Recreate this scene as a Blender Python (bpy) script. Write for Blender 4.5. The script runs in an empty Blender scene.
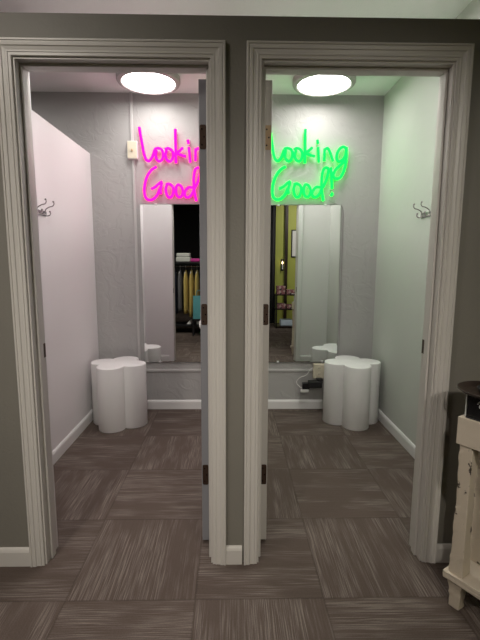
import bpy, bmesh, math, random
from mathutils import Vector, Matrix
random.seed(7)
C = bpy.context.scene.collection
PI = math.pi
R = math.radians

# ------------------------------------------------------------------ room measures (metres)
D, H = 1.955, 2.636            # back wall plane, ceiling height
XL, XR, XM = -1.16, 1.2316, 0.0125   # white panel, right wall, divider
WT = 2.192                     # top of the low front wall
F0, F1 = 0.015, 0.125          # front wall faces
L0, L1 = -0.80, -0.0895         # left doorway
R0, R1 = 0.1165, 0.827          # right doorway
DH = 2.037                     # doorway height

# ------------------------------------------------------------------ materials
def nt(name):
    m = bpy.data.materials.new(name); m.use_nodes = True
    n = m.node_tree.nodes; l = m.node_tree.links
    return m, n, l, n['Principled BSDF']

def mat(name, col, rough=.6, metal=0, bump=0, bscale=60, vary=0.0, spec=.5, emit=None, estr=0, coat=0, trans=0):
    m, n, l, b = nt(name)
    b.inputs['Base Color'].default_value = (*col, 1)
    b.inputs['Roughness'].default_value = rough
    b.inputs['Metallic'].default_value = metal
    b.inputs['Specular IOR Level'].default_value = spec
    b.inputs['Coat Weight'].default_value = coat
    b.inputs['Transmission Weight'].default_value = trans
    if emit:
        b.inputs['Emission Color'].default_value = (*emit, 1)
        b.inputs['Emission Strength'].default_value = estr
    tc = n.new('ShaderNodeTexCoord')
    nz = n.new('ShaderNodeTexNoise'); nz.inputs['Scale'].default_value = bscale; nz.inputs['Detail'].default_value = 4
    l.new(tc.outputs['Object'], nz.inputs['Vector'])
    if bump:
        bp = n.new('ShaderNodeBump'); bp.inputs['Strength'].default_value = bump; bp.inputs['Distance'].default_value = .01
        l.new(nz.outputs['Fac'], bp.inputs['Height']); l.new(bp.outputs['Normal'], b.inputs['Normal'])
    if vary:
        n2 = n.new('ShaderNodeTexNoise'); n2.inputs['Scale'].default_value = 3.5; n2.inputs['Detail'].default_value = 5
        l.new(tc.outputs['Object'], n2.inputs['Vector'])
        rp = n.new('ShaderNodeValToRGB')
        rp.color_ramp.elements[0].position = .3; rp.color_ramp.elements[1].position = .7
        rp.color_ramp.elements[0].color = (*[c*(1-vary) for c in col], 1)
        rp.color_ramp.elements[1].color = (*[min(1, c*(1+vary)) for c in col], 1)
        l.new(n2.outputs['Fac'], rp.inputs['Fac']); l.new(rp.outputs['Color'], b.inputs['Base Color'])
    return m

def mat_plaster(name, col, strength=.5):
    """skip-trowel plaster: flattened patches with soft ridges"""
    m, n, l, b = nt(name)
    b.inputs['Base Color'].default_value = (*col, 1)
    b.inputs['Roughness'].default_value = .6
    tc = n.new('ShaderNodeTexCoord')
    w = n.new('ShaderNodeTexNoise'); w.inputs['Scale'].default_value = 3.0; w.inputs['Detail'].default_value = 3
    l.new(tc.outputs['Object'], w.inputs['Vector'])
    mx = n.new('ShaderNodeVectorMath'); mx.operation = 'MULTIPLY_ADD'
    mx.inputs[1].default_value = (.5, .5, .5)
    l.new(w.outputs['Color'], mx.inputs[0]); l.new(tc.outputs['Object'], mx.inputs[2])
    a = n.new('ShaderNodeTexNoise'); a.inputs['Scale'].default_value = 6; a.inputs['Detail'].default_value = 7
    a.inputs['Distortion'].default_value = 1.2
    l.new(mx.outputs[0], a.inputs['Vector'])
    rp = n.new('ShaderNodeValToRGB'); rp.color_ramp.elements[0].position = .46; rp.color_ramp.elements[1].position = .56
    l.new(a.outputs['Fac'], rp.inputs['Fac'])
    bp = n.new('ShaderNodeBump'); bp.inputs['Strength'].default_value = strength; bp.inputs['Distance'].default_value = .007
    l.new(rp.outputs['Color'], bp.inputs['Height']); l.new(bp.outputs['Normal'], b.inputs['Normal'])
    return m

def mat_carpet():
    m, n, l, b = nt('carpet_tiles')
    b.inputs['Roughness'].default_value = .95
    b.inputs['Specular IOR Level'].default_value = .12
    P = .517
    tc = n.new('ShaderNodeTexCoord')
    sx = n.new('ShaderNodeSeparateXYZ'); l.new(tc.outputs['Object'], sx.inputs[0])
    def math_(op, a, b_=None, c=None):
        q = n.new('ShaderNodeMath'); q.operation = op
        for i, v in enumerate((a, b_, c)):
            if v is None: continue
            if isinstance(v, (int, float)): q.inputs[i].default_value = v
            else: l.new(v, q.inputs[i])
        return q.outputs[0]
    u = math_('DIVIDE', math_('SUBTRACT', sx.outputs[0], .36), .502)
    v = math_('DIVIDE', math_('SUBTRACT', sx.outputs[1], .33), P)
    fu, fv = math_('FLOOR', u), math_('FLOOR', v)
    par = math_('FLOORED_MODULO', math_('ADD', math_('ADD', fu, fv), 1), 2)      # 0/1 checker
    ru, rv = math_('FRACT', u), math_('FRACT', v)
    # tile id noise
    cid = n.new('ShaderNodeCombineXYZ'); l.new(fu, cid.inputs[0]); l.new(fv, cid.inputs[1])
    wn = n.new('ShaderNodeTexWhiteNoise'); l.new(cid.outputs[0], wn.inputs[0])
    def streak(ax, ay, s1, s2):
        c = n.new('ShaderNodeCombineXYZ')
        l.new(math_('MULTIPLY', ax, s1), c.inputs[0]); l.new(math_('MULTIPLY', ay, s2), c.inputs[1])
        l.new(math_('MULTIPLY', wn.outputs['Value'], 40), c.inputs[2])
        t = n.new('ShaderNodeTexNoise'); t.inputs['Scale'].default_value = 1; t.inputs['Detail'].default_value = 2.5
        t.inputs['Roughness'].default_value = .65
        l.new(c.outputs[0], t.inputs['Vector']); return t.outputs['Fac']
    def mixf(f, a, b_):
        q = n.new('ShaderNodeMix'); q.data_type = 'FLOAT'; l.new(f, q.inputs[0]); l.new(a, q.inputs[2]); l.new(b_, q.inputs[3]); return q.outputs[0]
    x, y = sx.outputs[0], sx.outputs[1]
    fine = mixf(par, streak(x, y, 300, 5), streak(y, x, 300, 5))
    broad = mixf(par, streak(x, y, 9, 2.2), streak(y, x, 9, 2.2))
    br = n.new('ShaderNodeMapRange'); l.new(broad, br.inputs[0])
    br.inputs[1].default_value = .42; br.inputs[2].default_value = .58
    fr = n.new('ShaderNodeMapRange'); l.new(fine, fr.inputs[0])
    fr.inputs[1].default_value = .44; fr.inputs[2].default_value = .62
    amt = math_('MULTIPLY', fr.outputs[0], math_('ADD', math_('MULTIPLY', br.outputs[0], .95), .08))
    tuft = n.new('ShaderNodeTexNoise'); tuft.inputs['Scale'].default_value = 260; tuft.inputs['Detail'].default_value = 2
    l.new(tc.outputs['Object'], tuft.inputs['Vector'])
    mx = n.new('ShaderNodeMix'); mx.data_type = 'RGBA'
    mx.inputs[6].default_value = (.104, .079, .067, 1); mx.inputs[7].default_value = (.212, .176, .156, 1)
    l.new(amt, mx.inputs[0])
    # tile value jitter and tuft noise
    val = math_('MULTIPLY', math_('ADD', math_('MULTIPLY', wn.outputs['Value'], .16), .92),
                math_('ADD', math_('MULTIPLY', tuft.outputs['Fac'], .8), .6))
    # dark seam
    eu = math_('MINIMUM', ru, math_('SUBTRACT', 1, ru)); ev = math_('MINIMUM', rv, math_('SUBTRACT', 1, rv))
    e = math_('MINIMUM', eu, ev)
    sm = n.new('ShaderNodeMapRange'); l.new(e, sm.inputs[0]); sm.inputs[1].default_value = 0; sm.inputs[2].default_value = .012
    sm.inputs[3].default_value = .72; sm.inputs[4].default_value = 1
    val = math_('MULTIPLY', val, sm.outputs[0])
    vm = n.new('ShaderNodeVectorMath'); vm.operation = 'SCALE'
    l.new(mx.outputs[2], vm.inputs[0]); l.new(val, vm.inputs[3])
    l.new(vm.outputs[0], b.inputs['Base Color'])
    bp = n.new('ShaderNodeBump'); bp.inputs['Strength'].default_value = .5; bp.inputs['Distance'].default_value = .004
    l.new(math_('ADD', tuft.outputs['Fac'], fine), bp.inputs['Height']); l.new(bp.outputs['Normal'], b.inputs['Normal'])
    return m

def mat_distressed():
    m, n, l, b = nt('distressed_cream_paint')
    b.inputs['Roughness'].default_value = .6
    tc = n.new('ShaderNodeTexCoord')
    t = n.new('ShaderNodeTexNoise'); t.inputs['Scale'].default_value = 22; t.inputs['Detail'].default_value = 8; t.inputs['Roughness'].default_value = .7
    l.new(tc.outputs['Object'], t.inputs['Vector'])
    geo = n.new('ShaderNodeNewGeometry')
    a = n.new('ShaderNodeMath'); a.operation = 'MULTIPLY_ADD'; a.inputs[1].default_value = 2.2; a.inputs[2].default_value = -1.1
    l.new(geo.outputs['Pointiness'], a.inputs[0])
    s = n.new('ShaderNodeMath'); s.operation = 'ADD'; l.new(a.outputs[0], s.inputs[0]); l.new(t.outputs['Fac'], s.inputs[1])
    rp = n.new('ShaderNodeValToRGB')
    rp.color_ramp.elements[0].position = .66; rp.color_ramp.elements[0].color = (.66, .57, .46, 1)
    rp.color_ramp.elements[1].position = .69; rp.color_ramp.elements[1].color = (.06, .045, .035, 1)
    l.new(s.outputs[0], rp.inputs['Fac']); l.new(rp.outputs['Color'], b.inputs['Base Color'])
    bp = n.new('ShaderNodeBump'); bp.inputs['Strength'].default_value = .5; bp.inputs['Distance'].default_value = .004
    l.new(t.outputs['Fac'], bp.inputs['Height']); l.new(bp.outputs['Normal'], b.inputs['Normal'])
    return m

def mat_plaid(name, a, b_, c):
    m, n, l, b = nt(name); b.inputs['Roughness'].default_value = .9
    tc = n.new('ShaderNodeTexCoord')
    w1 = n.new('ShaderNodeTexVoronoi'); w1.inputs['Scale'].default_value = 24
    l.new(tc.outputs['Object'], w1.inputs['Vector'])
    rp = n.new('ShaderNodeValToRGB'); e = rp.color_ramp.elements
    rp.color_ramp.interpolation = 'CONSTANT'
    e[0].color = (*a, 1); e[1].position = .45; e[1].color = (*b_, 1); k = e.new(.72); k.color = (*c, 1)
    sp = n.new('ShaderNodeSeparateColor'); l.new(w1.outputs['Color'], sp.inputs[0])
    l.new(sp.outputs[0], rp.inputs['Fac']); l.new(rp.outputs['Color'], b.inputs['Base Color'])
    return m

M = {}
M['carpet'] = mat_carpet()
M['taupe'] = mat('taupe_wall_paint', (.205, .192, .166), .55, bump=.12, bscale=90, vary=.05)
M['plaster'] = mat_plaster('grey_textured_plaster', (.41, .40, .392), .24)
M['right'] = mat_plaster('pale_grey_wall_paint', (.54, .555, .515), .05)
M['panel'] = mat('white_laminate_panel', (.80, .77, .775), .38, bump=.03, bscale=20)
M['ceil'] = mat('ceiling_white', (.82, .82, .81), .9, bump=.2, bscale=120)
M['shopceil'] = mat('shop_ceiling_black', (.025, .024, .024), .8, bump=.1)
M['trim'] = mat('satin_trim_paint', (.60, .57, .535), .38, bump=.05, bscale=40)
M['white'] = mat('white_trim_paint', (.76, .75, .74), .35, bump=.03, bscale=40)
M['door'] = mat('door_paint', (.52, .49, .46), .4, bump=.05, bscale=30)
M['door_shaded'] = mat('shaded_door_paint', (.27, .27, .29), .4, bump=.05, bscale=30)  # left leaf: darker door colour, its shade is put into the paint
M['bronze'] = mat('dark_bronze', (.075, .045, .032), .45, .6, bump=.1)
M['rawwood'] = mat('raw_mortise_wood', (.50, .36, .22), .7, vary=.15)
M['black'] = mat('black_matte', (.012, .012, .013), .5, bump=.1)
M['blackgloss'] = mat('black_satin', (.010, .010, .012), .25)
M['chrome'] = mat('satin_chrome', (.62, .62, .63), .22, 1, bump=.02)
M['hookmetal'] = mat('hook_metal', (.30, .27, .27), .3, .9, bump=.02)
M['stool'] = mat('white_stool_lacquer', (.84, .83, .82), .38, bump=.02, bscale=20)
M['mirror'] = mat('mirror_silver', (.80, .82, .81), .0, 1)
M['mirrorback'] = mat('mirror_edge_glass', (.30, .36, .35), .2)
M['plastic'] = mat('white_plastic', (.74, .73, .70), .4, bump=.02)
M['beige'] = mat('almond_plastic', (.66, .60, .47), .4, bump=.02)
M['paintgrey'] = mat('raceway_paint', (.50, .49, .48), .45, bump=.03)
M['clear'] = mat('clear_standoff', (.75, .75, .75), .15)
M['ring'] = mat('lamp_rim_white', (.40, .37, .36), .5)
M['lens'] = mat('lamp_lens', (.9, .9, .9), .5, emit=(1, .965, .93), estr=20)
M['lens_fill'] = mat('fill_lamp_lens', (.9, .9, .9), .5, emit=(1, .965, .93), estr=38)  # lens of the fill lamps added by the doorways
M['green'] = mat('green_neon', (.0, .12, .02), .4, spec=0, emit=(.004, 1.0, .05), estr=3.2)
M['pink'] = mat('pink_neon', (.12, .0, .05), .4, spec=0, emit=(1.0, .006, .29), estr=2.6)
M['cream'] = mat_distressed()
M['creamp'] = mat('cream_paint', (.66, .575, .47), .6, bump=.25, bscale=30, vary=.12)
M['brownwood'] = mat('dark_brown_wood', (.030, .018, .013), .35, vary=.3)
M['lime'] = mat('lime_wall_paint', (.42, .46, .09), .6, bump=.1, vary=.05)
M['darkwall'] = mat('charcoal_wall_paint', (.03, .03, .032), .7, bump=.1)
M['shopwall'] = mat('shop_taupe_paint', (.17, .155, .13), .6, bump=.1)
M['warm'] = mat('warm_bulb', (1, .8, .5), .5, emit=(1, .72, .38), estr=9)
M['spotface'] = mat('spot_lamp_face', (1, .95, .9), .5, emit=(1, .9, .78), estr=3)
def fabric(name, c): return mat(name, c, .9, bump=.35, bscale=150, vary=.12)
M['yellow'] = fabric('mustard_knit', (.52, .40, .12))
M['navy'] = fabric('navy_cotton', (.025, .03, .055))
M['greyf'] = fabric('grey_cotton', (.13, .13, .14))
M['teal'] = fabric('teal_cotton', (.10, .34, .36))
M['magenta'] = fabric('magenta_knit', (.38, .03, .20))
M['charc'] = fabric('charcoal_felt', (.035, .034, .036))
M['plaidpink'] = mat_plaid('pink_patterned_cloth', (.30, .12, .13), (.48, .34, .31), (.05, .04, .05))
M['boxgrey'] = mat('pale_grey_card', (.42, .43, .40), .7, vary=.08)
M['lightblue'] = mat('pale_blue_card', (.62, .74, .86), .6)
M['paper'] = mat('white_paper', (.74, .75, .73), .6)

# ------------------------------------------------------------------ mesh helpers
def box(bm, x0, x1, y0, y1, z0, z1):
    v = [bm.verts.new((x, y, z)) for z in (z0, z1) for y in (y0, y1) for x in (x0, x1)]
    for f in ((0, 2, 3, 1), (4, 5, 7, 6), (0, 1, 5, 4), (2, 6, 7, 3), (0, 4, 6, 2), (1, 3, 7, 5)):
        bm.faces.new([v[i] for i in f])

def catmull(pts, k=5, closed=False):
    P = [Vector(p) for p in pts]; n = len(P); out = []
    rng = n if closed else n-1
    for i in range(rng):
        g = lambda j: P[j % n] if closed else P[max(0, min(n-1, j))]
        a, b, c, d = g(i-1), g(i), g(i+1), g(i+2)
        for s in range(k):
            t = s/k
            out.append(.5*((2*b)+(c-a)*t+(2*a-5*b+4*c-d)*t*t+(3*b-a-3*c+d)*t**3))
    if not closed: out.append(P[-1])
    return out

def tube(bm, pts, r, n=8, closed=False, ref=Vector((0, 1, 0)), radii=None):
    rings = []; N = len(pts)
    for i, p in enumerate(pts):
        a = pts[(i-1) % N] if (closed or i > 0) else pts[i]
        b = pts[(i+1) % N] if (closed or i < N-1) else pts[i]
        t = (Vector(b)-Vector(a)).normalized()
        rf = ref if abs(t.dot(ref)) < .95 else Vector((0, 0, 1)) if abs(t.z) < .9 else Vector((1, 0, 0))
        s = t.cross(rf).normalized(); q = s.cross(t).normalized()
        rr = radii[i] if radii else r
        rings.append([bm.verts.new(Vector(p)+s*math.cos(2*PI*j/n)*rr+q*math.sin(2*PI*j/n)*rr) for j in range(n)])
    for i in range(N if closed else N-1):
        A, B = rings[i], rings[(i+1) % N]
        for j in range(n):
            bm.faces.new((A[j], A[(j+1) % n], B[(j+1) % n], B[j]))
    if not closed:
        bm.faces.new(rings[0][::-1]); bm.faces.new(rings[-1])

def lathe(bm, prof, n=32, mtx=None):
    """prof list of (r,z); closes poles"""
    rings = []
    for r, z in prof:
        if r < 1e-6: rings.append([bm.verts.new((0, 0, z))])
        else: rings.append([bm.verts.new((r*math.cos(2*PI*j/n), r*math.sin(2*PI*j/n), z)) for j in range(n)])
    for A, B in zip(rings, rings[1:]):
        for j in range(n):
            k = (j+1) % n
            if len(A) == 1 and len(B) == 1: continue
            if len(A) == 1: bm.faces.new((A[0], B[k], B[j]))
            elif len(B) == 1: bm.faces.new((A[j], A[k], B[0]))
            else: bm.faces.new((A[j], A[k], B[k], B[j]))
    if mtx is not None: bmesh.ops.transform(bm, matrix=mtx, verts=bm.verts)

def obj(name, bm, m, parent=None, smooth=False, bevel=0, loc=None, seg=2):
    bmesh.ops.recalc_face_normals(bm, faces=bm.faces)
    me = bpy.data.meshes.new(name); bm.to_mesh(me); bm.free()
    o = bpy.data.objects.new(name, me); C.objects.link(o)
    me.materials.append(m)
    if smooth:
        for p in me.polygons: p.use_smooth = True
    if bevel:
        b = o.modifiers.new('bevel', 'BEVEL'); b.width = bevel; b.segments = seg; b.limit_method = 'ANGLE'; b.angle_limit = R(40)
        b.harden_normals = False
    if parent: o.parent = parent
    if loc: o.location = loc
    return o
def new(): return bmesh.new()
def boxo(name, dims, m, parent=None, bevel=0):
    bm = new(); box(bm, *dims); return obj(name, bm, m, parent, bevel=bevel)
def thing(name, label, cat, loc=(0, 0, 0), rotz=0, group=None):
    o = bpy.data.objects.new(name, None); C.objects.link(o); o.empty_display_size = .05
    o.location = loc; o.rotation_euler = (0, 0, rotz); o['label'] = label; o['category'] = cat
    if group: o['group'] = group
    return o
def struct(o, label=None, cat=None):
    o['kind'] = 'structure'
    if label: o['label'] = label
    if cat: o['category'] = cat
    return o
def sroot(name, label, cat, loc=(0, 0, 0), rotz=0):
    o = thing(name, label, cat, loc, rotz); o['kind'] = 'structure'; return o
def dup(root, loc, rotz=None, label=None):
    r = root.copy(); C.objects.link(r); r.location = loc
    if rotz is not None: r.rotation_euler = (0, 0, rotz)
    if label: r['label'] = label
    for ch in list(root.children):
        c = ch.copy(); C.objects.link(c); c.parent = r
        for g in list(ch.children):
            d = g.copy(); C.objects.link(d); d.parent = c
    return r

# ------------------------------------------------------------------ the shell
SX0, SX1, SY0 = -2.9, 2.9, -6.2
struct(boxo('floor', (SX0, SX1, SY0, D+.1, -.05, 0), M['carpet']), 'brown streaked carpet tile floor running through shop and stalls', 'floor')
struct(boxo('ceiling', (SX0, XR+.08, F0, D+.1, H, H+.08), M['ceil']), 'pale ceiling over the fitting stalls', 'ceiling')
struct(boxo('ceiling', (SX0, SX1, SY0, F0, H, H+.08), M['shopceil']), 'dark ceiling over the shop', 'ceiling')
struct(boxo('wall_back', (SX0, XR+.08, D, D+.1, 0, H), M['plaster']), 'grey textured plaster wall behind signs and mirrors', 'wall')
struct(boxo('wall_right', (XR, XR+.08, F1, D, 0, H), M['right']), 'pale grey side wall of the green lit stall', 'wall')
struct(boxo('wall_left', (XL-.03, XL, F1, D, 0, 2.167), M['panel'], bevel=.003), 'white panel wall at left of the pink lit stall', 'wall')
struct(boxo('wall_center', (XM-.03, XM+.03, F1, D, 0, 2.167), M['panel'], bevel=.003), 'white divider panel between the two stalls', 'wall')
struct(boxo('wall_outer', (SX0-.1, SX0, SY0, D+.1, 0, H), M['shopwall']), 'far left wall of the shop', 'wall')
struct(boxo('wall_shop_right', (SX1, SX1+.1, SY0, F0, 0, H), M['shopwall']), 'far right wall of the shop', 'wall')
struct(boxo('wall_shop_end', (SX0, .72, SY0-.1, SY0, 0, H), M['darkwall']), 'dark end wall of the shop', 'wall')
bm = new()                                          # lime wall returns the shop end on the right
box(bm, .80, SX1, -3.42, -3.32, 0, H)
struct(obj('wall_lime', bm, M['lime']), 'lime green shop wall seen in the mirror', 'wall')
# front wall: one body with two doorways, open above
bm = new(); J = .02
for a, b, z0, z1 in ((SX0, L0-J, 0, WT), (L0-J, L1+J, DH+J, WT), (L1+J, R0-J, 0, WT), (R0-J, R1+J, DH+J, WT), (R1+J, XR, 0, WT), (XR, SX1, 0, H)):
    box(bm, a, b, F0, F1, z0, z1)
bmesh.ops.remove_doubles(bm, verts=bm.verts, dist=1e-5)
struct(obj('wall_front', bm, M['taupe']), 'low taupe front wall with two doorways, open above', 'wall')
# white facing boards on the stall side of the front wall
for a, b in ((XL, L0), (R1+.0655, XR)):
    struct(boxo('trim_facing', (a, b, F1, F1+.006, 0, WT-.02), M['panel']), 'white facing inside the stall beside its doorway', 'trim')

def baseboard(name, along, a, b, face, sign, label, h=.082, t=.013, m='white'):
    """profiled baseboard; along 'x' (face = y) or 'y' (face = x); sign = direction it projects"""
    prof = [(0, 0), (t, 0), (t, h-.018), (t*.75, h-.008), (t*.45, h-.002), (0, h)]
    bm = new(); rings = []
    for s in (a, b):
        ring = []
        for p, z in prof:
            ring.append(bm.verts.new((s, face+sign*p, z) if along == 'x' else (face+sign*p, s, z)))
        rings.append(ring)
    n = len(prof)
    for i in range(n):
        bm.faces.new((rings[0][i], rings[0][(i+1) % n], rings[1][(i+1) % n], rings[1][i]))
    bm.faces.new(rings[0][::-1]); bm.faces.new(rings[1])
    return struct(obj(name, bm, M[m]), label, 'baseboard')
baseboard('baseboard_back', 'x', XL, XM-.03, D, -1, 'white baseboard under the left mirror')
baseboard('baseboard_back', 'x', XM+.03, XR, D, -1, 'white baseboard under the right mirror')
baseboard('baseboard_left', 'y', F1+.03, D-.013, XL, 1, 'white baseboard along the white panel')
baseboard('baseboard_right', 'y', F1+.03, D-.013, XR, -1, 'white baseboard along the right wall')
baseboard('baseboard_front', 'x', SX0, L0-.066, F0, -1, 'baseboard left of the left doorway', m='trim')
baseboard('baseboard_front', 'x', L1+.064, R0-.072, F0, -1, 'short baseboard between the two doorways', m='trim')
baseboard('baseboard_front', 'x', R1+.054, SX1, F0, -1, 'baseboard right of the right doorway', m='trim')
baseboard('baseboard_front', 'x', XL+.013, L0-.066, F1+.006, 1, 'white baseboard inside the left stall beside doorway')
baseboard('baseboard_front', 'x', R1+.066, XR-.013, F1+.006, 1, 'white baseboard inside the right stall beside doorway')

# door surrounds: casing (both sides), jamb lining, stops, strike plate
CW = .0575
PROF = [(0, 0), (0, .007), (.002, .009), (.011, .009), (.013, .0115), (.017, .0115), (.019, .010), (.031, .012), (.034, .0155), (.044, .0165), (.046, .0145), (.048, .0145), (.050, .018), (.055, .018), (CW, .016), (CW, 0)]
def casing(parent, x0, x1, face, sign, w=1.0):
    rv = .007; bm = new(); rows = []
    for s in range(4):
        row = []
        for p, t in PROF:
            p *= w
            X = x0-rv-p if s < 2 else x1+rv+p
            Z = 0 if s in (0, 3) else DH+rv+p
            row.append(bm.verts.new((X, face+sign*t, Z)))
        rows.append(row)
    n = len(PROF)
    for s in range(3):
        for i in range(n):
            bm.faces.new((rows[s][i], rows[s][(i+1) % n], rows[s+1][(i+1) % n], rows[s+1][i]))
    bm.faces.new(rows[0][::-1]); bm.faces.new(rows[3])
    return obj('casing', bm, M['trim'], parent)
def surround(k, x0, x1, strike_x, strike_z, label):
    t = sroot('trim_%d' % k, label, 'door frame')
    casing(t, x0, x1, F0, -1)
    if k == 2: casing(t, x0, x1, F1+.0001, 1).data.materials[0] = M['white']
    bm = new()
    box(bm, x0-J, x0, F0, F1-.0005, 0, DH); box(bm, x1, x1+J, F0, F1, 0, DH); box(bm, x0-J, x1+J, F0, F1, DH, DH+J)
    obj('jamb', bm, M['trim'], t)
    bm = new(); s = .011
    box(bm, x0, x0+s, .048, .085, 0, DH-s); box(bm, x1-s, x1, .048, .085, 0, DH-s); box(bm, x0, x1, .048, .085, DH-s, DH)
    obj('door_stop', bm, M['trim'], t, bevel=.003)
    sg = 1 if strike_x == x0 else -1
    boxo('strike_plate', (min(strike_x, strike_x+sg*.002), max(strike_x, strike_x+sg*.002), .092, .122, strike_z-.03, strike_z+.03), M['bronze'], t)
    return t
surround(1, L0, L1, L0, .925, 'moulded door surround of the left doorway')
surround(2, R0, R1, R1, .942, 'moulded door surround of the right doorway')

# doors: swung 90 degrees into the stalls, seen edge on
def knob(bm, x, y, z, sx):
    m = Matrix.Translation((x, y, z)) @ Matrix.Rotation(R(90)*sx, 4, 'Y')
    lathe(bm, [(0, 0), (.031, 0), (.031, .004), (.012, .008), (.011, .026), (.020, .032), (.026, .041), (.025, .050), (.014, .056), (0, .057)], 20, m)
def door(k, xa, xb, jx, topmat, label, paint='door'):
    t = sroot('door_%d' % k, label, 'door')
    y0, y1 = .146, .146+.70
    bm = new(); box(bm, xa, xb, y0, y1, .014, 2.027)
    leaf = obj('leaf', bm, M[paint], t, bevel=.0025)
    out = -1 if jx > xb else 1                      # side away from the jamb
    for z0, z1, mm in ((1.757, 1.853, topmat), (1.030, 1.122, M['bronze']), (.292, .388, M['bronze'])):
        bm = new()
        cx = (xa+xb)/2
        w = .0135
        if mm is M['rawwood']:
            box(bm, cx-w, cx+w, y0-.0015, y0, z0, z1)
            h = obj('hinge_mortise', bm, mm, t); h['label'] = 'bare wood hinge recess with screw holes'
            for zz, dx in ((.18, -.004), (.5, .005), (.83, -.004)):
                b2 = new(); lathe(b2, [(0, 0), (.0035, 0), (.0035, .002), (0, .002)], 12, Matrix.Translation((cx+dx, y0-.0015, z0+(z1-z0)*zz)) @ Matrix.Rotation(R(90), 4, 'X'))
                obj('screw_hole', b2, M['black'], h)
        else:
            # rounded leaf plate on the edge, and the jamb-side knuckle barrel
            n = 6; rr = .008; pts = []
            for (px, pz, a0) in ((cx+w-rr, z1-rr, 0), (cx-w+rr, z1-rr, 90), (cx-w+rr, z0+rr, 180), (cx+w-rr, z0+rr, 270)):
                for q in range(n+1):
                    a = R(a0+90*q/n); pts.append((px+rr*math.cos(a), pz+rr*math.sin(a)))
            f = bm.faces.new([bm.verts.new((p[0], y0-.003, p[1])) for p in pts])
            r_ = bmesh.ops.extrude_face_region(bm, geom=[f])
            bmesh.ops.translate(bm, vec=(0, .003, 0), verts=[v for v in r_['geom'] if isinstance(v, bmesh.types.BMVert)])
            h = obj('hinge', bm, mm, t, bevel=.001)
            b2 = new()
            kx = (xb+.006) if jx > xb else (xa-.006)
            lathe(b2, [(0, z0), (.0055, z0), (.0055, z1), (0, z1)], 12, Matrix.Translation((kx, y0+.004, 0)))
            obj('hinge_barrel', b2, mm, h, smooth=False)
            for zz, dx in ((.18, -.004), (.5, .005), (.82, -.004)):
                b2 = new(); lathe(b2, [(0, 0), (.003, 0), (.003, .001), (0, .001)], 10, Matrix.Translation((cx+dx, y0-.003, z0+(z1-z0)*zz)) @ Matrix.Rotation(R(90), 4, 'X'))
                obj('screw', b2, M['blackgloss'], h)
    for sx, x in ((1, xb), (-1, xa)):
        bm = new(); knob(bm, x, y1-.06, .935, sx)
        kn = obj('door_knob', bm, M['plastic'] , t, smooth=True)
    return t
door(1, -.137, -.103, L1, M['bronze'], 'painted door swung open into the pink lit stall, seen edge on', 'door_shaded')
door(2, .127, .161, R0, M['rawwood'], 'painted door swung open into the green lit stall, seen edge on')

# ------------------------------------------------------------------ mirrors
MY = D-.0205
def mirror(x0, x1, tilt, label, yaw=0):
    cx = (x0+x1)/2
    t = thing('wall_mirror', label, 'mirror', (cx, MY, .43), group=None)
    hw = (x1-x0)/2
    bm = new(); box(bm, -hw, hw, .0006, .0205, 0, 1.34); obj('backing_board', bm, M['mirrorback'], t)
    bm = new()
    b = .006
    o_ = [bm.verts.new(v) for v in ((-hw, 0, 0), (hw, 0, 0), (hw, 0, 1.34), (-hw, 0, 1.34))]
    i_ = [bm.verts.new(v) for v in ((-hw+b, -.0012, b), (hw-b, -.0012, b), (hw-b, -.0012, 1.34-b), (-hw+b, -.0012, 1.34-b))]
    bm.faces.new(i_)
    for j in range(4): bm.faces.new((o_[j], o_[(j+1) % 4], i_[(j+1) % 4], i_[j]))
    bm.faces.new(o_[::-1])
    obj('glass', bm, M['mirror'], t)
    for sx in (-1, 1):
        for z in (0, 1.34):
            zc = z+(.004 if z else -.004)
            bm = new(); box(bm, sx*hw*.6-.009, sx*hw*.6+.009, -.0045, .0205, min(zc, zc+(-.016 if z else .016)), max(zc, zc+(-.016 if z else .016)))
            obj('clip', bm, M['clear'], t, bevel=.002)
    t.rotation_euler = (0, R(tilt), R(yaw))
    return t
mirror(-.757, -.10, -.35, 'frameless wall mirror under the pink sign', -.7)
mirror(.27, .918, -.6, 'frameless wall mirror under the green sign')

# ------------------------------------------------------------------ neon signs (strokes measured on the right-hand sign, metres about its k stem foot)
def S(pts): return pts
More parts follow.
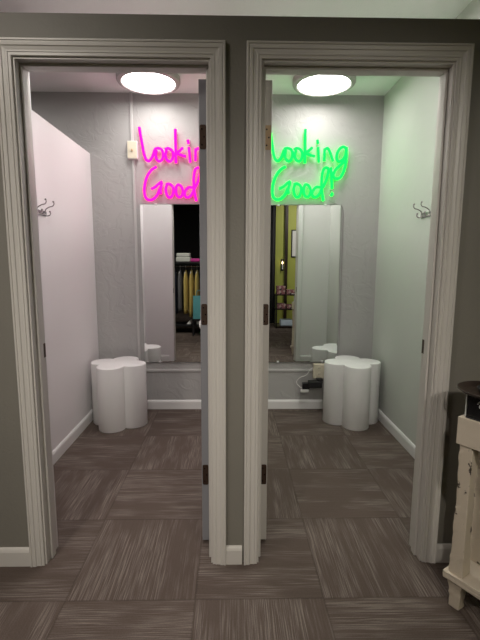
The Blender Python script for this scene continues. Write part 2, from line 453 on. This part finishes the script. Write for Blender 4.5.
# stroke coordinates in photo pixels of the right sign, converted to metres on the wall plane by a fixed scale
KX, KY, SX, SZ = 305.2, 163.0, .00812, .00790
def cv(pts, org, s): return [((org[0]+x/s)-KX, KY-(org[1]+y/s)) for x, y in pts]
a12 = lambda p: cv(p, (268, 125), 12)
b87 = lambda p: cv(p, (300, 125), 8.727)
c12 = lambda p: cv(p, (268, 163), 12)
d107 = lambda p: cv(p, (300, 160), 10.667)
LET = {
 'l1': [a12([(20, 38), (32, 130), (46, 235), (62, 345), (82, 410), (112, 436), (145, 412), (172, 360), (190, 300)])],
 'o1': [a12([(190, 296), (228, 282), (275, 300), (292, 350), (280, 410), (245, 438), (212, 412), (202, 360), (216, 305)])],
 'o2': [a12([(312, 298), (350, 282), (395, 305), (412, 355), (398, 412), (365, 438), (330, 412), (320, 355), (338, 302)])],
 'k': [b87([(46, 42), (44, 130), (43, 230), (42, 332)]), b87([(108, 197), (82, 222), (52, 246), (88, 262), (130, 275)])],
 'i': [b87([(152, 132), (156, 165)]), b87([(158, 195), (162, 260), (166, 326)])],
 'n': [b87([(216, 205), (214, 255), (212, 312)]), b87([(216, 220), (240, 203), (262, 235), (280, 285), (292, 315)])],
 'g': [b87([(404, 208), (385, 190), (350, 205), (326, 250), (322, 295), (345, 318), (380, 296), (402, 250), (406, 195), (408, 260), (402, 330), (386, 400), (355, 455), (318, 468), (296, 440), (310, 395), (350, 352), (414, 300)])],
 'G': [c12([(208, 45), (150, 80), (95, 150), (62, 235), (47, 330), (58, 412), (102, 446), (158, 428), (205, 375), (232, 310)]), c12([(130, 312), (180, 288), (225, 248), (268, 222)])],
 'o3': [c12([(240, 262), (262, 240), (240, 320), (248, 372)]), c12([(308, 262), (350, 250), (392, 285), (398, 345), (375, 400), (342, 412), (315, 375), (306, 315), (322, 262)])],
 'o4': [d107([(38, 300), (62, 262), (98, 280), (116, 330), (98, 385), (62, 392), (40, 350), (45, 290)])],
 'd': [d107([(222, 292), (178, 290), (140, 330), (134, 378), (165, 398), (205, 370), (235, 310), (272, 240), (300, 160), (308, 100), (284, 80), (252, 105), (236, 180), (234, 270), (240, 350), (256, 436)])],
 'mark': [d107([(334, 78), (340, 150), (344, 230), (346, 305)]), d107([(340, 352), (350, 360), (345, 374), (335, 366)])],
}
def neon(x, z, m, label, clr):
    t = thing('neon_sign', label, 'neon sign', (x, D, z))
    r = .0112; yo = -.030
    for key, strokes in LET.items():
        bm = new()
        for st in strokes:
            pts = [Vector((p[0]*SX-.0016*p[1]*.1, yo-(.0006*i % .004), p[1]*SZ)) for i, p in enumerate(st)]
            tube(bm, catmull(pts, 4), r, 8)
        lt = obj('letter' if key != 'mark' else 'exclamation_mark', bm, m, t, smooth=True)
        for st in strokes[:1]:                        # clear standoff that carries the letter on the wall
            for q in (st[len(st)//3], st[-1]):
                b2 = new(); lathe(b2, [(0, 0), (.005, 0), (.005, .022), (0, .022)], 10, Matrix.Translation((q[0]*SX, 0, q[1]*SZ)) @ Matrix.Rotation(R(90), 4, 'X'))
                obj('standoff', b2, M['clear'], lt)
    return t
NX, NZ = .596, 2.100
neon(NX, NZ, M['green'], 'green script neon sign reading Looking Good! above right mirror', 'green')
neon(-.455, NZ-.009, M['pink'], 'pink script neon sign on wall above left mirror', 'pink')

# feed wire of the green sign, down the mirror edge to the outlet
t = thing('power_wire', 'thin dark wire from green sign down right edge of mirror', 'wire', (.80, D-.003, 1.80))
bm = new()
tube(bm, catmull([(0.0, -.008, .010), (.04, -.008, -.012), (.09, -.004, -.03), (.128, -.001, -.07), (.134, 0, -.3), (.136, 0, -.8), (.137, 0, -1.30)], 6), .0018, 6)
obj('strand', bm, M['hookmetal'], t)

# ------------------------------------------------------------------ raceways, switch, outlet
def raceway(pts_boxes, label, m='paintgrey'):
    t = thing('cable_raceway', label, 'cable raceway')
    for d in pts_boxes: boxo('channel', d, M[m], t, bevel=.003)
    return t
raceway([(-.825, -.803, D-.014, D, 2.262, H), (-.818, -.796, D-.014, D, .366, 2.116)], 'painted vertical cable raceway left of the pink sign and mirror')
raceway([(-.818, XM-.03, D-.014, D, .342, .364)], 'painted horizontal raceway below left mirror')
raceway([(XM+.03, .710, D-.014, D, .342, .364)], 'painted horizontal raceway below right mirror')
t = thing('light_switch', 'cream surface mounted switch box beside the pink sign', 'light switch', (-.809, D, 2.189))
bm = new(); box(bm, -.041, .041, -.036, 0, -.071, .071); obj('box', bm, M['plastic'], t, bevel=.004)
bm = new(); box(bm, -.037, .037, -.041, -.036, -.066, .066); obj('cover_plate', bm, M['beige'], t, bevel=.002)
bm = new(); box(bm, -.006, .006, -.053, -.041, -.012, .006); obj('toggle', bm, M['rawwood'], t, bevel=.002)
t = thing('wall_outlet', 'almond surface mounted outlet box below right mirror', 'outlet', (.762, D, .35))
bm = new(); box(bm, -.051, .051, -.036, 0, -.066, .066); obj('box', bm, M['beige'], t, bevel=.004)
bm = new(); box(bm, -.047, .047, -.041, -.036, -.062, .062); obj('cover_plate', bm, M['beige'], t, bevel=.002)
for z in (.027, -.027):
    bm = new(); lathe(bm, [(0, 0), (.017, 0), (.017, .003), (0, .003)], 20, Matrix.Translation((0, -.041, z)) @ Matrix.Rotation(R(90), 4, 'X'))
    s = obj('socket', bm, M['beige'], t)
    for dx in (-.006, .006):
        bm = new(); box(bm, dx-.0012, dx+.0012, -.0447, -.044, z-.002, z+.007); obj('slot', bm, M['black'], s)
t = thing('power_adapter', 'black power adapter plugged in under the outlet', 'power adapter', (.735, D-.045, .25))
bm = new(); box(bm, -.075, .045, -.055, .0, -.035, .025); obj('body', bm, M['black'], t, bevel=.008)
bm = new(); box(bm, -.125, -.062, -.045, -.005, -.048, .008); obj('splitter', bm, M['blackgloss'], t, bevel=.006)
bm = new(); box(bm, .0, .05, -.045, -.004, .025, .048); obj('prong_block', bm, M['black'], t, bevel=.004)
dx, dz = -.035, .11
bm = new(); tube(bm, catmull([(dx+.002, -.003, dz-.028+.052), (dx-.02, -.004, dz+.01), (dx-.05, -.0, dz-.04), (dx-.11, .01, dz-.07), (dx-.135, .005, dz-.11), (dx-.10, -.015, dz-.148), (dx-.055, -.025, dz-.162)], 6), .003, 8)
cb = obj('cord', bm, M['plastic'], t, smooth=True); cb['label'] = 'white cord'
bm = new(); box(bm, dx-.105, dx-.035, -.05, -.026, dz-.184, dz-.160); obj('plug', bm, M['plastic'], cb, bevel=.004)

# ------------------------------------------------------------------ ceiling lamps
def ceiling_lamp(x, y, label, lm='lens'):
    t = thing('ceiling_light', label, 'ceiling light', (x, y, H))
    bm = new(); lathe(bm, [(0, -.002), (.218, -.002), (.228, -.016), (.228, -.046), (.222, -.056), (.200, -.064), (.190, -.060), (.186, -.045), (.186, -.006), (0, -.006)], 64)
    o1 = obj('rim', bm, M['ring'], t, smooth=False)
    bm = new(); lathe(bm, [(.186, -.048), (.178, -.055), (.16, -.060), (.12, -.066), (.06, -.069), (0, -.070)], 64)
    obj('lens', bm, M[lm], t, smooth=True)
    return t
ceiling_lamp(-.608, 1.62, 'round flush ceiling light over the pink lit stall')
ceiling_lamp(.668, 1.62, 'round flush ceiling light over the green lit stall')
ceiling_lamp(-.597, .30, 'added unseen fill light near the doorway of the pink lit stall', 'lens_fill')  # both doorway lamps are added out of view to lift the dark lower walls
ceiling_lamp(.652, .30, 'added unseen fill light near the doorway of the green lit stall', 'lens_fill')
ceiling_lamp(-1.95, 1.3, 'added unseen fill light over the stall beyond the white panel')  # added out of view as extra fill for the stalls

# ------------------------------------------------------------------ stools
def quatrefoil(a, r, n=22):
    """outline of four overlapping circles"""
    pts = []
    beta = math.acos(min(1, (a*math.sin(PI/4))/r))         # unused guard
    # intersection of neighbours lies on the diagonal at distance q
    q = a*math.cos(PI/4)+math.sqrt(r*r-(a*math.sin(PI/4))**2)
    ix, iy = q*math.cos(PI/4), q*math.sin(PI/4)
    half = math.atan2(iy, ix-a)
    for k in range(4):
        base = k*PI/2; cx, cy = a*math.cos(base), a*math.sin(base)
        for j in range(n):
            t_ = -half+2*half*j/n
            pts.append((cx+r*math.cos(base+t_), cy+r*math.sin(base+t_)))
    return pts
def stool(x, y, rot, label):
    t = thing('flower_stool', label, 'stool', (x, y, 0), rot, group=None)
    pts = quatrefoil(.124, .104); h = .5
    bm = new()
    rings = []
    for z, s in ((0, .985), (.004, 1), (h-.008, 1), (h-.004, .996), (h-.001, .986), (h, .97)):
        rings.append([bm.verts.new((p[0]*s, p[1]*s, z)) for p in pts])
    n = len(pts)
    for A, B in zip(rings, rings[1:]):
        for i in range(n): bm.faces.new((A[i], A[(i+1) % n], B[(i+1) % n], B[i]))
    bm.faces.new(rings[0][::-1]); bm.faces.new(rings[-1])
    b = obj('body', bm, M['stool'], t)
    me = b.data
    for p in me.polygons: p.use_smooth = len(p.vertices) == 4
    me.set_sharp_from_angle(angle=R(50))
    return t
stool(-.907, 1.640, R(-14), 'white four lobed stool against the white panel, pink lit stall')
stool(.978, 1.668, R(3), 'white four lobed stool against the grey wall, green lit stall')

# ------------------------------------------------------------------ coat hooks
def hook_bar(x, y, z, sx, label):
    t = thing('coat_hook', label, 'coat hook', (x, y, z))
    bm = new(); box(bm, min(0, sx*.006), max(0, sx*.006), -.085, .085, -.052, -.020)
    obj('back_plate', bm, M['chrome'], t, bevel=.003)
    for dy in (-.055, .055):
        for up in (1, 0):
            bm = new()
            if up: pts = [(.006, 0, -.030), (.014, 0, -.010), (.034, 0, .004), (.052, 0, .010), (.060, 0, .024), (.057, 0, .036)]
            else: pts = [(.006, 0, -.040), (.018, 0, -.049), (.032, 0, -.046), (.038, 0, -.034), (.035, 0, -.024)]
            pp = catmull([(p[0]*sx, dy+p[0]*.25, p[2]) for p in pts], 5)
            tube(bm, pp, .0035, 8)
            e = pp[-1]
            b2 = bmesh.ops.create_uvsphere(bm, u_segments=10, v_segments=8, radius=.006, matrix=Matrix.Translation(e))
            obj('prong', bm, M['hookmetal'], t, smooth=True)
    return t
hook_bar(XL, .965, 1.625, 1, 'double coat hook high on the white panel')
hook_bar(XR, 1.05, 1.635, -1, 'double coat hook high on the grey side wall')

# ------------------------------------------------------------------ distressed side table (rotated), at the right edge
ang = R(-57)
TC = Vector((.806, -.214, 0))                              # nearest-left corner of the lower shelf
t = thing('side_table', 'distressed cream painted side table with tray top and lower shelf', 'table', TC, ang)
TL, TW = .62, .205                                          # along local x (towards the viewer), local y (towards the wall)
def wob(bm, amp, seedv):
    rnd = random.Random(seedv)
    for v in bm.verts:
        v.co.x += rnd.uniform(-amp, amp); v.co.y += rnd.uniform(-amp, amp)
def leg_mesh(cx, cy, z0, z1, w0, w1, sd, n=26, k=4):
    """square post with chipped, slightly waisted sides"""
    bm = new(); rings = []; rnd = random.Random(sd)
    for i in range(n+1):
        u = i/n; z = z0+(z1-z0)*u; w = (w0+(w1-w0)*u)/2
        w -= .0035*math.sin(PI*u)
        ring = []
        for a, b in ((-1, -1), (0, -1), (1, -1), (1, 0), (1, 1), (0, 1), (-1, 1), (-1, 0)):
            j = rnd.uniform(-.0022, .0010) if a*b != 0 else 0
            ring.append(bm.verts.new((cx+a*(w+j), cy+b*(w+j), z)))
        rings.append(ring)
    for A, B in zip(rings, rings[1:]):
        for i in range(8): bm.faces.new((A[i], A[(i+1) % 8], B[(i+1) % 8], B[i]))
    bm.faces.new(rings[0][::-1]); bm.faces.new(rings[-1])
    return bm
bm = new(); box(bm, 0, TL, 0, TW, .112, .142)
bmesh.ops.subdivide_edges(bm, edges=bm.edges, cuts=6, use_grid_fill=True); wob(bm, .0012, 3)
obj('lower_shelf', bm, M['creamp'], t, bevel=.004)
k_ = 0
for cx in (.042, TL-.042):
    for cy in (.038, TW-.038):
        k_ += 1
        lg = obj('leg', leg_mesh(cx, cy, .142, .650, .056, .050, k_), M['cream'], t, bevel=.003)
        ft = obj('foot', leg_mesh(cx, cy, .0, .112, .042, .060, k_+10, 8), M['cream'], t, bevel=.003)
bm = new(); a0, a1, b0, b1 = .008, TL-.008, .008, TW-.008
box(bm, a0, a1, b0, b0+.014, .650, .752); box(bm, a0, a1, b1-.014, b1, .650, .752)
box(bm, a0, a0+.014, b0+.014, b1-.014, .650, .752); box(bm, a1-.014, a1, b0+.014, b1-.014, .650, .752)
obj('tray_side', bm, M['creamp'], t, bevel=.002)
bm = new(); box(bm, a0+.014, a1-.014, b0+.014, b1-.014, .658, .668); obj('tray_bottom', bm, M['creamp'], t)
Ta = Matrix.Translation(TC) @ Matrix.Rotation(ang, 4, 'Z')
def onT(x, y, z): return Ta @ Vector((x, y, z))

# things in the tray: cream upright, dark brown board on it, black box with white ring mark
p = onT(.09, .085, .668)
t = thing('black_box', 'black box with curled white mark standing in the tray', 'box', p, ang)
bm = new(); box(bm, -.068, .07, -.050, .050, 0, .170); obj('carton', bm, M['blackgloss'], t, bevel=.002)
bm = new(); box(bm, -.0715, -.068, -.052, .050, 0, .170); q_ = obj('side_panel', bm, M['paper'], t); q_['label'] = 'white side panel'
bm = new(); box(bm, -.068, .07, -.0515, -.050, 0, .085); obj('label_band', bm, M['charc'], t)
bm = new(); tube(bm, catmull([(-.030, -.0515, .140), (-.022, -.0515, .150), (-.010, -.0515, .148), (-.006, -.0515, .136), (-.014, -.0515, .126), (-.022, -.0515, .130), (-.018, -.0515, .139), (.002, -.0515, .128), (.012, -.0515, .140)], 5), .0022, 6)
q_ = obj('mark', bm, M['paper'], t); q_['label'] = 'curled white mark'
p = onT(.085, .085, .838)
t = thing('brown_dish', 'shallow dark brown dish on top of the black box', 'dish', p, ang)
bm = new(); lathe(bm, [(0, 0), (.065, 0), (.098, .006), (.114, .016), (.116, .020), (.110, .020), (.092, .011), (.065, .007), (0, .007)], 40); obj('bowl', bm, M['brownwood'], t, smooth=True)
p = onT(.10, .105, .845)
t = thing('felt_hat', 'charcoal felt hat resting in the dark brown dish', 'hat', p, ang+.5)
bm = new(); lathe(bm, [(0, 0), (.055, 0), (.072, .010), (.073, .013), (.058, .016), (.052, .040), (.044, .062), (.026, .070), (0, .066)], 28)
obj('crown', bm, M['charc'], t, smooth=True)

# ------------------------------------------------------------------ shop behind the camera (seen in the mirrors)
def rack(x, y, label):
    t = thing('clothes_rack', label, 'clothes rack', (x, y, 0))
    w = .62
    for sx in (-w, w):
        for sy in (-.2, .2):
            bm = new(); box(bm, sx-.012, sx+.012, sy-.012, sy+.012, 0, 1.26); obj('post', bm, M['black'], t)
    bm = new(); box(bm, -w-.02, w+.02, -.22, .22, 1.26, 1.28); obj('top_shelf', bm, M['black'], t)
    bm = new(); box(bm, -w+.012, w-.012, -.212, .212, .13, .15); obj('bottom_shelf', bm, M['black'], t)
    bm = new(); tube(bm, [Vector((-w+.012, 0, 1.20)), Vector((w-.012, 0, 1.20))], .012, 12, ref=Vector((0, 0, 1))); obj('rail', bm, M['chrome'], t)
    return t
RX, RY = -.95, -2.20
rack(RX, RY, 'black clothes rack with shelf, hung with garments')
def garment(x, y, z, mk, L, label, w=.21, th=.037, sd=1):
    rnd = random.Random(sd)
    t = thing('hanging_top', label, 'garment', (x, y, z), group='tops on the clothes rack')
    # hanger: hook and shoulders
    bm = new()
    hk = [Vector((0, .0, -.060)), Vector((0, 0, -.02)), Vector((0, .017, -.006)), Vector((0, .021, .008)), Vector((0, .012, .021)), Vector((0, 0, .0245)), Vector((0, -.013, .019)), Vector((0, -.019, .008))]
    tube(bm, catmull(hk, 3), .002, 6, ref=Vector((1, 0, 0)))
    tube(bm, [Vector((0, -w*.86, -.110)), Vector((0, -.02, -.062)), Vector((0, .02, -.062)), Vector((0, w*.86, -.110))], .005, 6, ref=Vector((1, 0, 0)))
    obj('hanger', bm, M['paper'], t)
    bm = new(); rings = []; n = 28
    ph = rnd.uniform(0, 6)
    for i in range(12):
        u = i/11; zz = -.055-L*u
        ww = w*(.22+.78*min(1, u*7)**.6)*(1+.06*u)
        tt = th*(.35+.65*min(1, u*4))
        ring = []
        for j in range(n):
            a = 2*PI*j/n
            fold = (1 if abs(math.cos(a)) < .3 else 1.08)+.16*u*math.sin(5*a+ph)+.12*u*math.sin(9*a+ph*2)
            ring.append(bm.verts.new((tt*math.cos(a)*fold, ww*math.sin(a)*(1+.03*u*math.sin(7*a+ph)), zz+.01*u*math.sin(3*a+ph))))
        rings.append(ring)
    for A, B in zip(rings, rings[1:]):
        for j in range(n): bm.faces.new((A[j], A[(j+1) % n], B[(j+1) % n], B[j]))
    bm.faces.new(rings[0]); bm.faces.new(rings[-1][::-1])
    obj('cloth', bm, M[mk], t, smooth=True)
    return t
kinds = [('greyf', .78, 'grey top, nearest the left end of the clothes rack'), ('navy', .80, 'navy top between two grey tops on the clothes rack'),
         ('greyf', .74, 'grey top hanging beside the mustard tops'), ('yellow', .78, 'mustard top, leftmost of the three mustard tops'),
         ('yellow', .83, 'mustard top, middle of the three mustard tops'), ('yellow', .80, 'mustard top, rightmost of the three mustard tops'),
         ('navy', .74, 'navy top hanging right of the mustard tops'), ('greyf', .70, 'grey top at the right end of the clothes rack')]
for i, (mk, L, lb) in enumerate(kinds):
    garment(RX-.30+.102*i, RY, 1.215-.0265, mk, L, lb, sd=i+3)
def folded(x, y, z, w, d, h, mk, name, label, cat='clothes'):
    bm = new(); box(bm, -w/2, w/2, -d/2, d/2, 0, h)
    o = obj(name, bm, M[mk], bevel=min(h*.45, .02), seg=3); o.location = (x, y, z); o['label'] = label; o['category'] = cat; return o
folded(-.97, RY+.05, 1.280, .26, .24, .085, 'boxgrey', 'storage_box', 'pale grey box on rack shelf, lower of two', 'box')
folded(-.97, RY+.05, 1.365, .24, .22, .070, 'boxgrey', 'storage_box', 'pale grey box on rack shelf, upper of two', 'box')
folded(-.755, RY+.06, 1.280, .17, .24, .06, 'magenta', 'folded_sweater', 'folded magenta sweater on top of the clothes rack')
folded(-.60, RY+.06, 1.280, .14, .24, .16, 'teal', 'folded_jacket', 'tall teal folded bundle on top of the clothes rack')
# low black bench with teal tote in front of rack
t = thing('display_bench', 'low black bench in front of the clothes rack', 'bench', (-.62, -1.80, 0))
bm = new(); box(bm, -.16, .16, -.1, .1, .27, .30); obj('bench_top', bm, M['black'], t)
for sx in (-.145, .145):
    for sy in (-.085, .085):
        bm = new(); box(bm, sx-.012, sx+.012, sy-.012, sy+.012, 0, .27); obj('leg', bm, M['black'], t)
t = thing('tote_bag', 'teal tote bag standing on the low black bench', 'bag', (-.66, -1.80, .30))
bm = new(); box(bm, -.11, .11, -.04, .04, 0, .40)
bmesh.ops.subdivide_edges(bm, edges=bm.edges, cuts=4, use_grid_fill=True)
for v in bm.verts: v.co.y *= 1-.5*v.co.z/.40
obj('bag_body', bm, M['teal'], t, smooth=False)
bm = new(); tube(bm, catmull([(-.05, .02, .39), (-.04, .021, .48), (.04, .021, .48), (.05, .02, .39)], 6), .005, 6); obj('handle', bm, M['teal'], t)
# shoes on the rack's bottom shelf
def shoe(x, y, z, rot, label):
    t = thing('white_shoe', label, 'shoe', (x, y, z), rot)
    bm = new(); rings = []
    prof = [(0, .028, .062), (.04, .033, .068), (.09, .034, .058), (.14, .038, .044), (.19, .040, .034), (.225, .032, .026), (.245, .014, .018)]
    for yy, w, h in prof:
        rings.append([bm.verts.new((w*math.cos(a), yy, .012+h*max(0, math.sin(a)))) for a in [PI*j/10 for j in range(11)]])
    for A, B in zip(rings, rings[1:]):
        for j in range(10): bm.faces.new((A[j], A[j+1], B[j+1], B[j]))
        bm.faces.new((A[10], A[0], B[0], B[10]))
    bm.faces.new(rings[0]); bm.faces.new(rings[-1][::-1])
    obj('upper', bm, M['paper'], t, smooth=True)
    bm = new(); box(bm, -.036, .036, -.004, .24, 0, .012); obj('sole', bm, M['greyf'], t, bevel=.003)
shoe(RX+.10, RY-.07, .150, R(10), 'white shoe on rack base, left of the pair')
shoe(RX+.20, RY-.08, .150, R(-14), 'white shoe on rack base, right of the pair')

# right mirror view: shelf stand with patterned cloths, picture, candle sconce, dark curtain, post
t = thing('shelf_stand', 'dark shelf stand stacked with patterned cloths near the lime wall', 'shelf', (1.07, -2.75, 0))
for sx in (-.21, .21):
    for sy in (-.15, .15):
        bm = new(); box(bm, sx-.012, sx+.012, sy-.012, sy+.012, 0, .64); obj('post', bm, M['black'], t)
for z in (.02, .36, .64):
    bm = new(); box(bm, -.222, .222, -.162, .162, z, z+.018); obj('shelf', bm, M['brownwood'], t)
t0 = None
spots = [(-.12, .658, .085, 'on the top shelf, left stack, lower'), (-.12, .743, .08, 'on the top shelf, left stack, upper'), (.07, .658, .09, 'on the top shelf, middle'),
         (-.11, .378, .10, 'on the middle shelf, left'), (.08, .378, .08, 'on the middle shelf, right')]
for i, (dx, z, h, lb) in enumerate(spots):
    bm = new(); box(bm, -.08, .08, -.11, .11, 0, h)
    bmesh.ops.subdivide_edges(bm, edges=bm.edges, cuts=3, use_grid_fill=True)
    rnd = random.Random(i)
    for v in bm.verts:
        if v.co.z > .01: v.co.z += rnd.uniform(-.006, 0)
        v.co.x += rnd.uniform(-.005, .005)
    o = obj('patterned_cloth', bm, M['plaidpink'], bevel=.008); o.location = (1.07+dx, -2.75, z)
    o['label'] = 'pink patterned folded cloth '+lb; o['category'] = 'cloth'; o['group'] = 'patterned cloths on the shelf stand'
folded(1.07, -2.75, .038, .24, .20, .12, 'lightblue', 'card_box', 'pale blue box on the lowest shelf of the stand', 'box')
t = thing('picture_frame', 'black framed white picture on the lime wall', 'picture', (1.42, -3.32, 1.66))
bm = new()
for d in ((-.20, .20, 0, .02, -.28, -.26), (-.20, .20, 0, .02, .26, .28), (-.20, -.18, 0, .02, -.26, .26), (.18, .20, 0, .02, -.26, .26)): box(bm, *d)
obj('frame', bm, M['black'], t)
bm = new(); box(bm, -.18, .18, 0, .008, -.26, .26); obj('print', bm, M['paper'], t)
t = thing('wall_post', 'dark wooden post standing against the lime wall', 'post', (1.115, -3.29, 0))
bm = new(); box(bm, -.03, .03, -.03, .03, 0, H); obj('timber', bm, M['brownwood'], t)
t = thing('candle_sconce', 'black wall sconce with a lit candle bulb', 'lamp', (1.04, -3.32, 1.22))
bm = new(); box(bm, -.03, .03, 0, .012, -.12, .12); obj('wall_plate', bm, M['black'], t)
bm = new(); box(bm, -.02, .02, .012, .07, -.10, -.085); obj('arm', bm, M['black'], t)
bm = new(); lathe(bm, [(0, -.085), (.014, -.085), (.014, .02), (0, .02)], 14, Matrix.Translation((0, .05, 0))); obj('candle', bm, M['paper'], t)
bm = new(); lathe(bm, [(0, .02), (.011, .03), (.013, .045), (.007, .065), (0, .08)], 14, Matrix.Translation((0, .05, 0))); obj('bulb', bm, M['warm'], t, smooth=True)
bm = new(); pts = []
N = 60
for i in range(N+1):
    u = i/N; pts.append((-.24+.48*u, .022*math.sin(u*2*PI*7)))
top = [bm.verts.new((x, y, 2.5)) for x, y in pts]; bot = [bm.verts.new((x, y, .01)) for x, y in pts]
for i in range(N): bm.faces.new((bot[i], bot[i+1], top[i+1], top[i]))
o = obj('curtain', bm, M['charc'], smooth=True); o.location = (.64, -3.2, 0)
sd = o.modifiers.new('thick', 'SOLIDIFY'); sd.thickness = .004
o['label'] = 'charcoal curtain hanging beside the lime wall'; o['category'] = 'curtain'
t = thing('curtain_rod', 'black rod carrying the charcoal curtain', 'curtain rod', (.64, -3.2, 2.515))
bm = new(); tube(bm, [Vector((-.3, 0, 0)), Vector((.3, 0, 0))], .014, 12, ref=Vector((0, 0, 1))); obj('rod', bm, M['black'], t)
for sx in (-.27, .27):
    bm = new(); box(bm, sx-.006, sx+.006, -.006, .006, .012, H-2.515); obj('hanger', bm, M['black'], t)

# ------------------------------------------------------------------ track lamps that light the shop
def aim(o, tgt): o.rotation_euler = (Vector(tgt)-o.location).to_track_quat('-Z', 'Y').to_euler()
def spot(name, loc, tgt, e, size, blend, col, soft=.05):
    l = bpy.data.lights.new(name, 'SPOT'); l.energy = e; l.spot_size = R(size); l.spot_blend = blend; l.color = col; l.shadow_soft_size = soft
    o = bpy.data.objects.new(name, l); C.objects.link(o); o.location = loc; aim(o, tgt); return o
t = thing('track_rail', 'black lighting track fixed on the dark shop ceiling', 'lighting track', (0, 0, H))
bm = new(); box(bm, -2.4, 2.4, -2.72, -2.68, -.03, 0); obj('rail', bm, M['black'], t)
def track_head(x, tgt, e, size, col, label, blend=.8, ty=-2.7):
    y, z = ty, H-.13
    t = thing('track_lamp', label, 'lamp', (x, y, H-.03))
    bm = new(); box(bm, -.008, .008, -.008, .008, -.045, 0); obj('stem', bm, M['black'], t)
    d = (Vector(tgt)-Vector((x, y, z))).normalized()
    q = d.to_track_quat('Z', 'Y').to_matrix().to_4x4()
    bm = new(); lathe(bm, [(0, -.07), (.03, -.07), (.042, -.05), (.045, .04), (.040, .04), (.038, .0), (0, .0)], 24, Matrix.Translation((0, 0, -.1)) @ q)
    obj('lamp_head', bm, M['black'], t)
    bm = new(); lathe(bm, [(0, .002), (.036, .002), (.036, .006), (0, .006)], 24, Matrix.Translation((0, 0, -.1)) @ q)
    obj('lamp_face', bm, M['spotface'], t)
    spot('spot_beam', Vector((x, y, z))+d*.05, tgt, e, size, blend, col)
WARM = (1, .93, .83)
track_head(-1.30, (-.80, 0, .45), 100, 50, WARM, 'black track lamp, leftmost of three on the ceiling track', 1)
track_head(0.10, (.05, 0, .45), 72, 50, WARM, 'black track lamp, middle one of three on the ceiling track', 1)
track_head(1.15, (.50, 0, .95), 85, 50, WARM, 'black track lamp, rightmost of three on the ceiling track', 1)
track_head(1.75, (1.3, -3.3, 1.4), 75, 100, WARM, 'black lamp near the ceiling aimed at the lime wall', .6, -1.9)
track_head(-.45, (-.85, -2.2, .8), 38, 60, WARM, 'added unseen lamp brightening the clothes rack', .6, -.75)  # extra lamp off the track, added to brighten the rack
# soft shop fill: added unseen panel, feeds light through the doorways
t = thing('fill_panel_light', 'added unseen square fill panel on the shop ceiling', 'ceiling light', (-1.2, -1.1, H))
l = bpy.data.lights.new('panel_glow', 'AREA'); l.shape = 'RECTANGLE'; l.size = .5; l.size_y = .5; l.energy = 16; l.color = (1, .93, .84)
o = bpy.data.objects.new('panel_glow', l); C.objects.link(o); o.location = (-1.2, -1.1, H-.035)
bm = new(); box(bm, -.29, .29, -.29, .29, -.02, 0); obj('frame', bm, M['ring'], t, bevel=.004)
bm = new(); box(bm, -.25, .25, -.25, .25, -.024, -.02); obj('diffuser', bm, M['spotface'], t)

# ------------------------------------------------------------------ world and camera
w = bpy.data.worlds.new('World'); bpy.context.scene.world = w; w.use_nodes = True
w.node_tree.nodes['Background'].inputs[0].default_value = (.02, .02, .02, 1)
w.node_tree.nodes['Background'].inputs[1].default_value = .3
f, yaw, pitch, roll, d_, h_ = 422.33, .0188, .1397, .0040, 1.6659, 1.3068
fw = Vector((math.sin(yaw)*math.cos(pitch), math.cos(yaw)*math.cos(pitch), -math.sin(pitch)))
r = Vector((math.cos(yaw), -math.sin(yaw), 0)); u = r.cross(fw)
r2 = r*math.cos(roll)+u*math.sin(roll); u2 = -r*math.sin(roll)+u*math.cos(roll)
cam = bpy.data.cameras.new('camera'); co = bpy.data.objects.new('camera', cam); C.objects.link(co)
m = Matrix((r2, u2, -fw)).transposed().to_4x4(); m.translation = Vector((0, -d_, h_)); co.matrix_world = m
cam.sensor_fit = 'VERTICAL'; cam.sensor_height = 36; cam.lens = f/640*36; cam.clip_start = .02
bpy.context.scene.camera = co
vs = bpy.context.scene.view_settings
vs.view_transform = 'Standard'; vs.look = 'None'; vs.gamma = 1; vs.exposure = 0; vs.use_curve_mapping = False
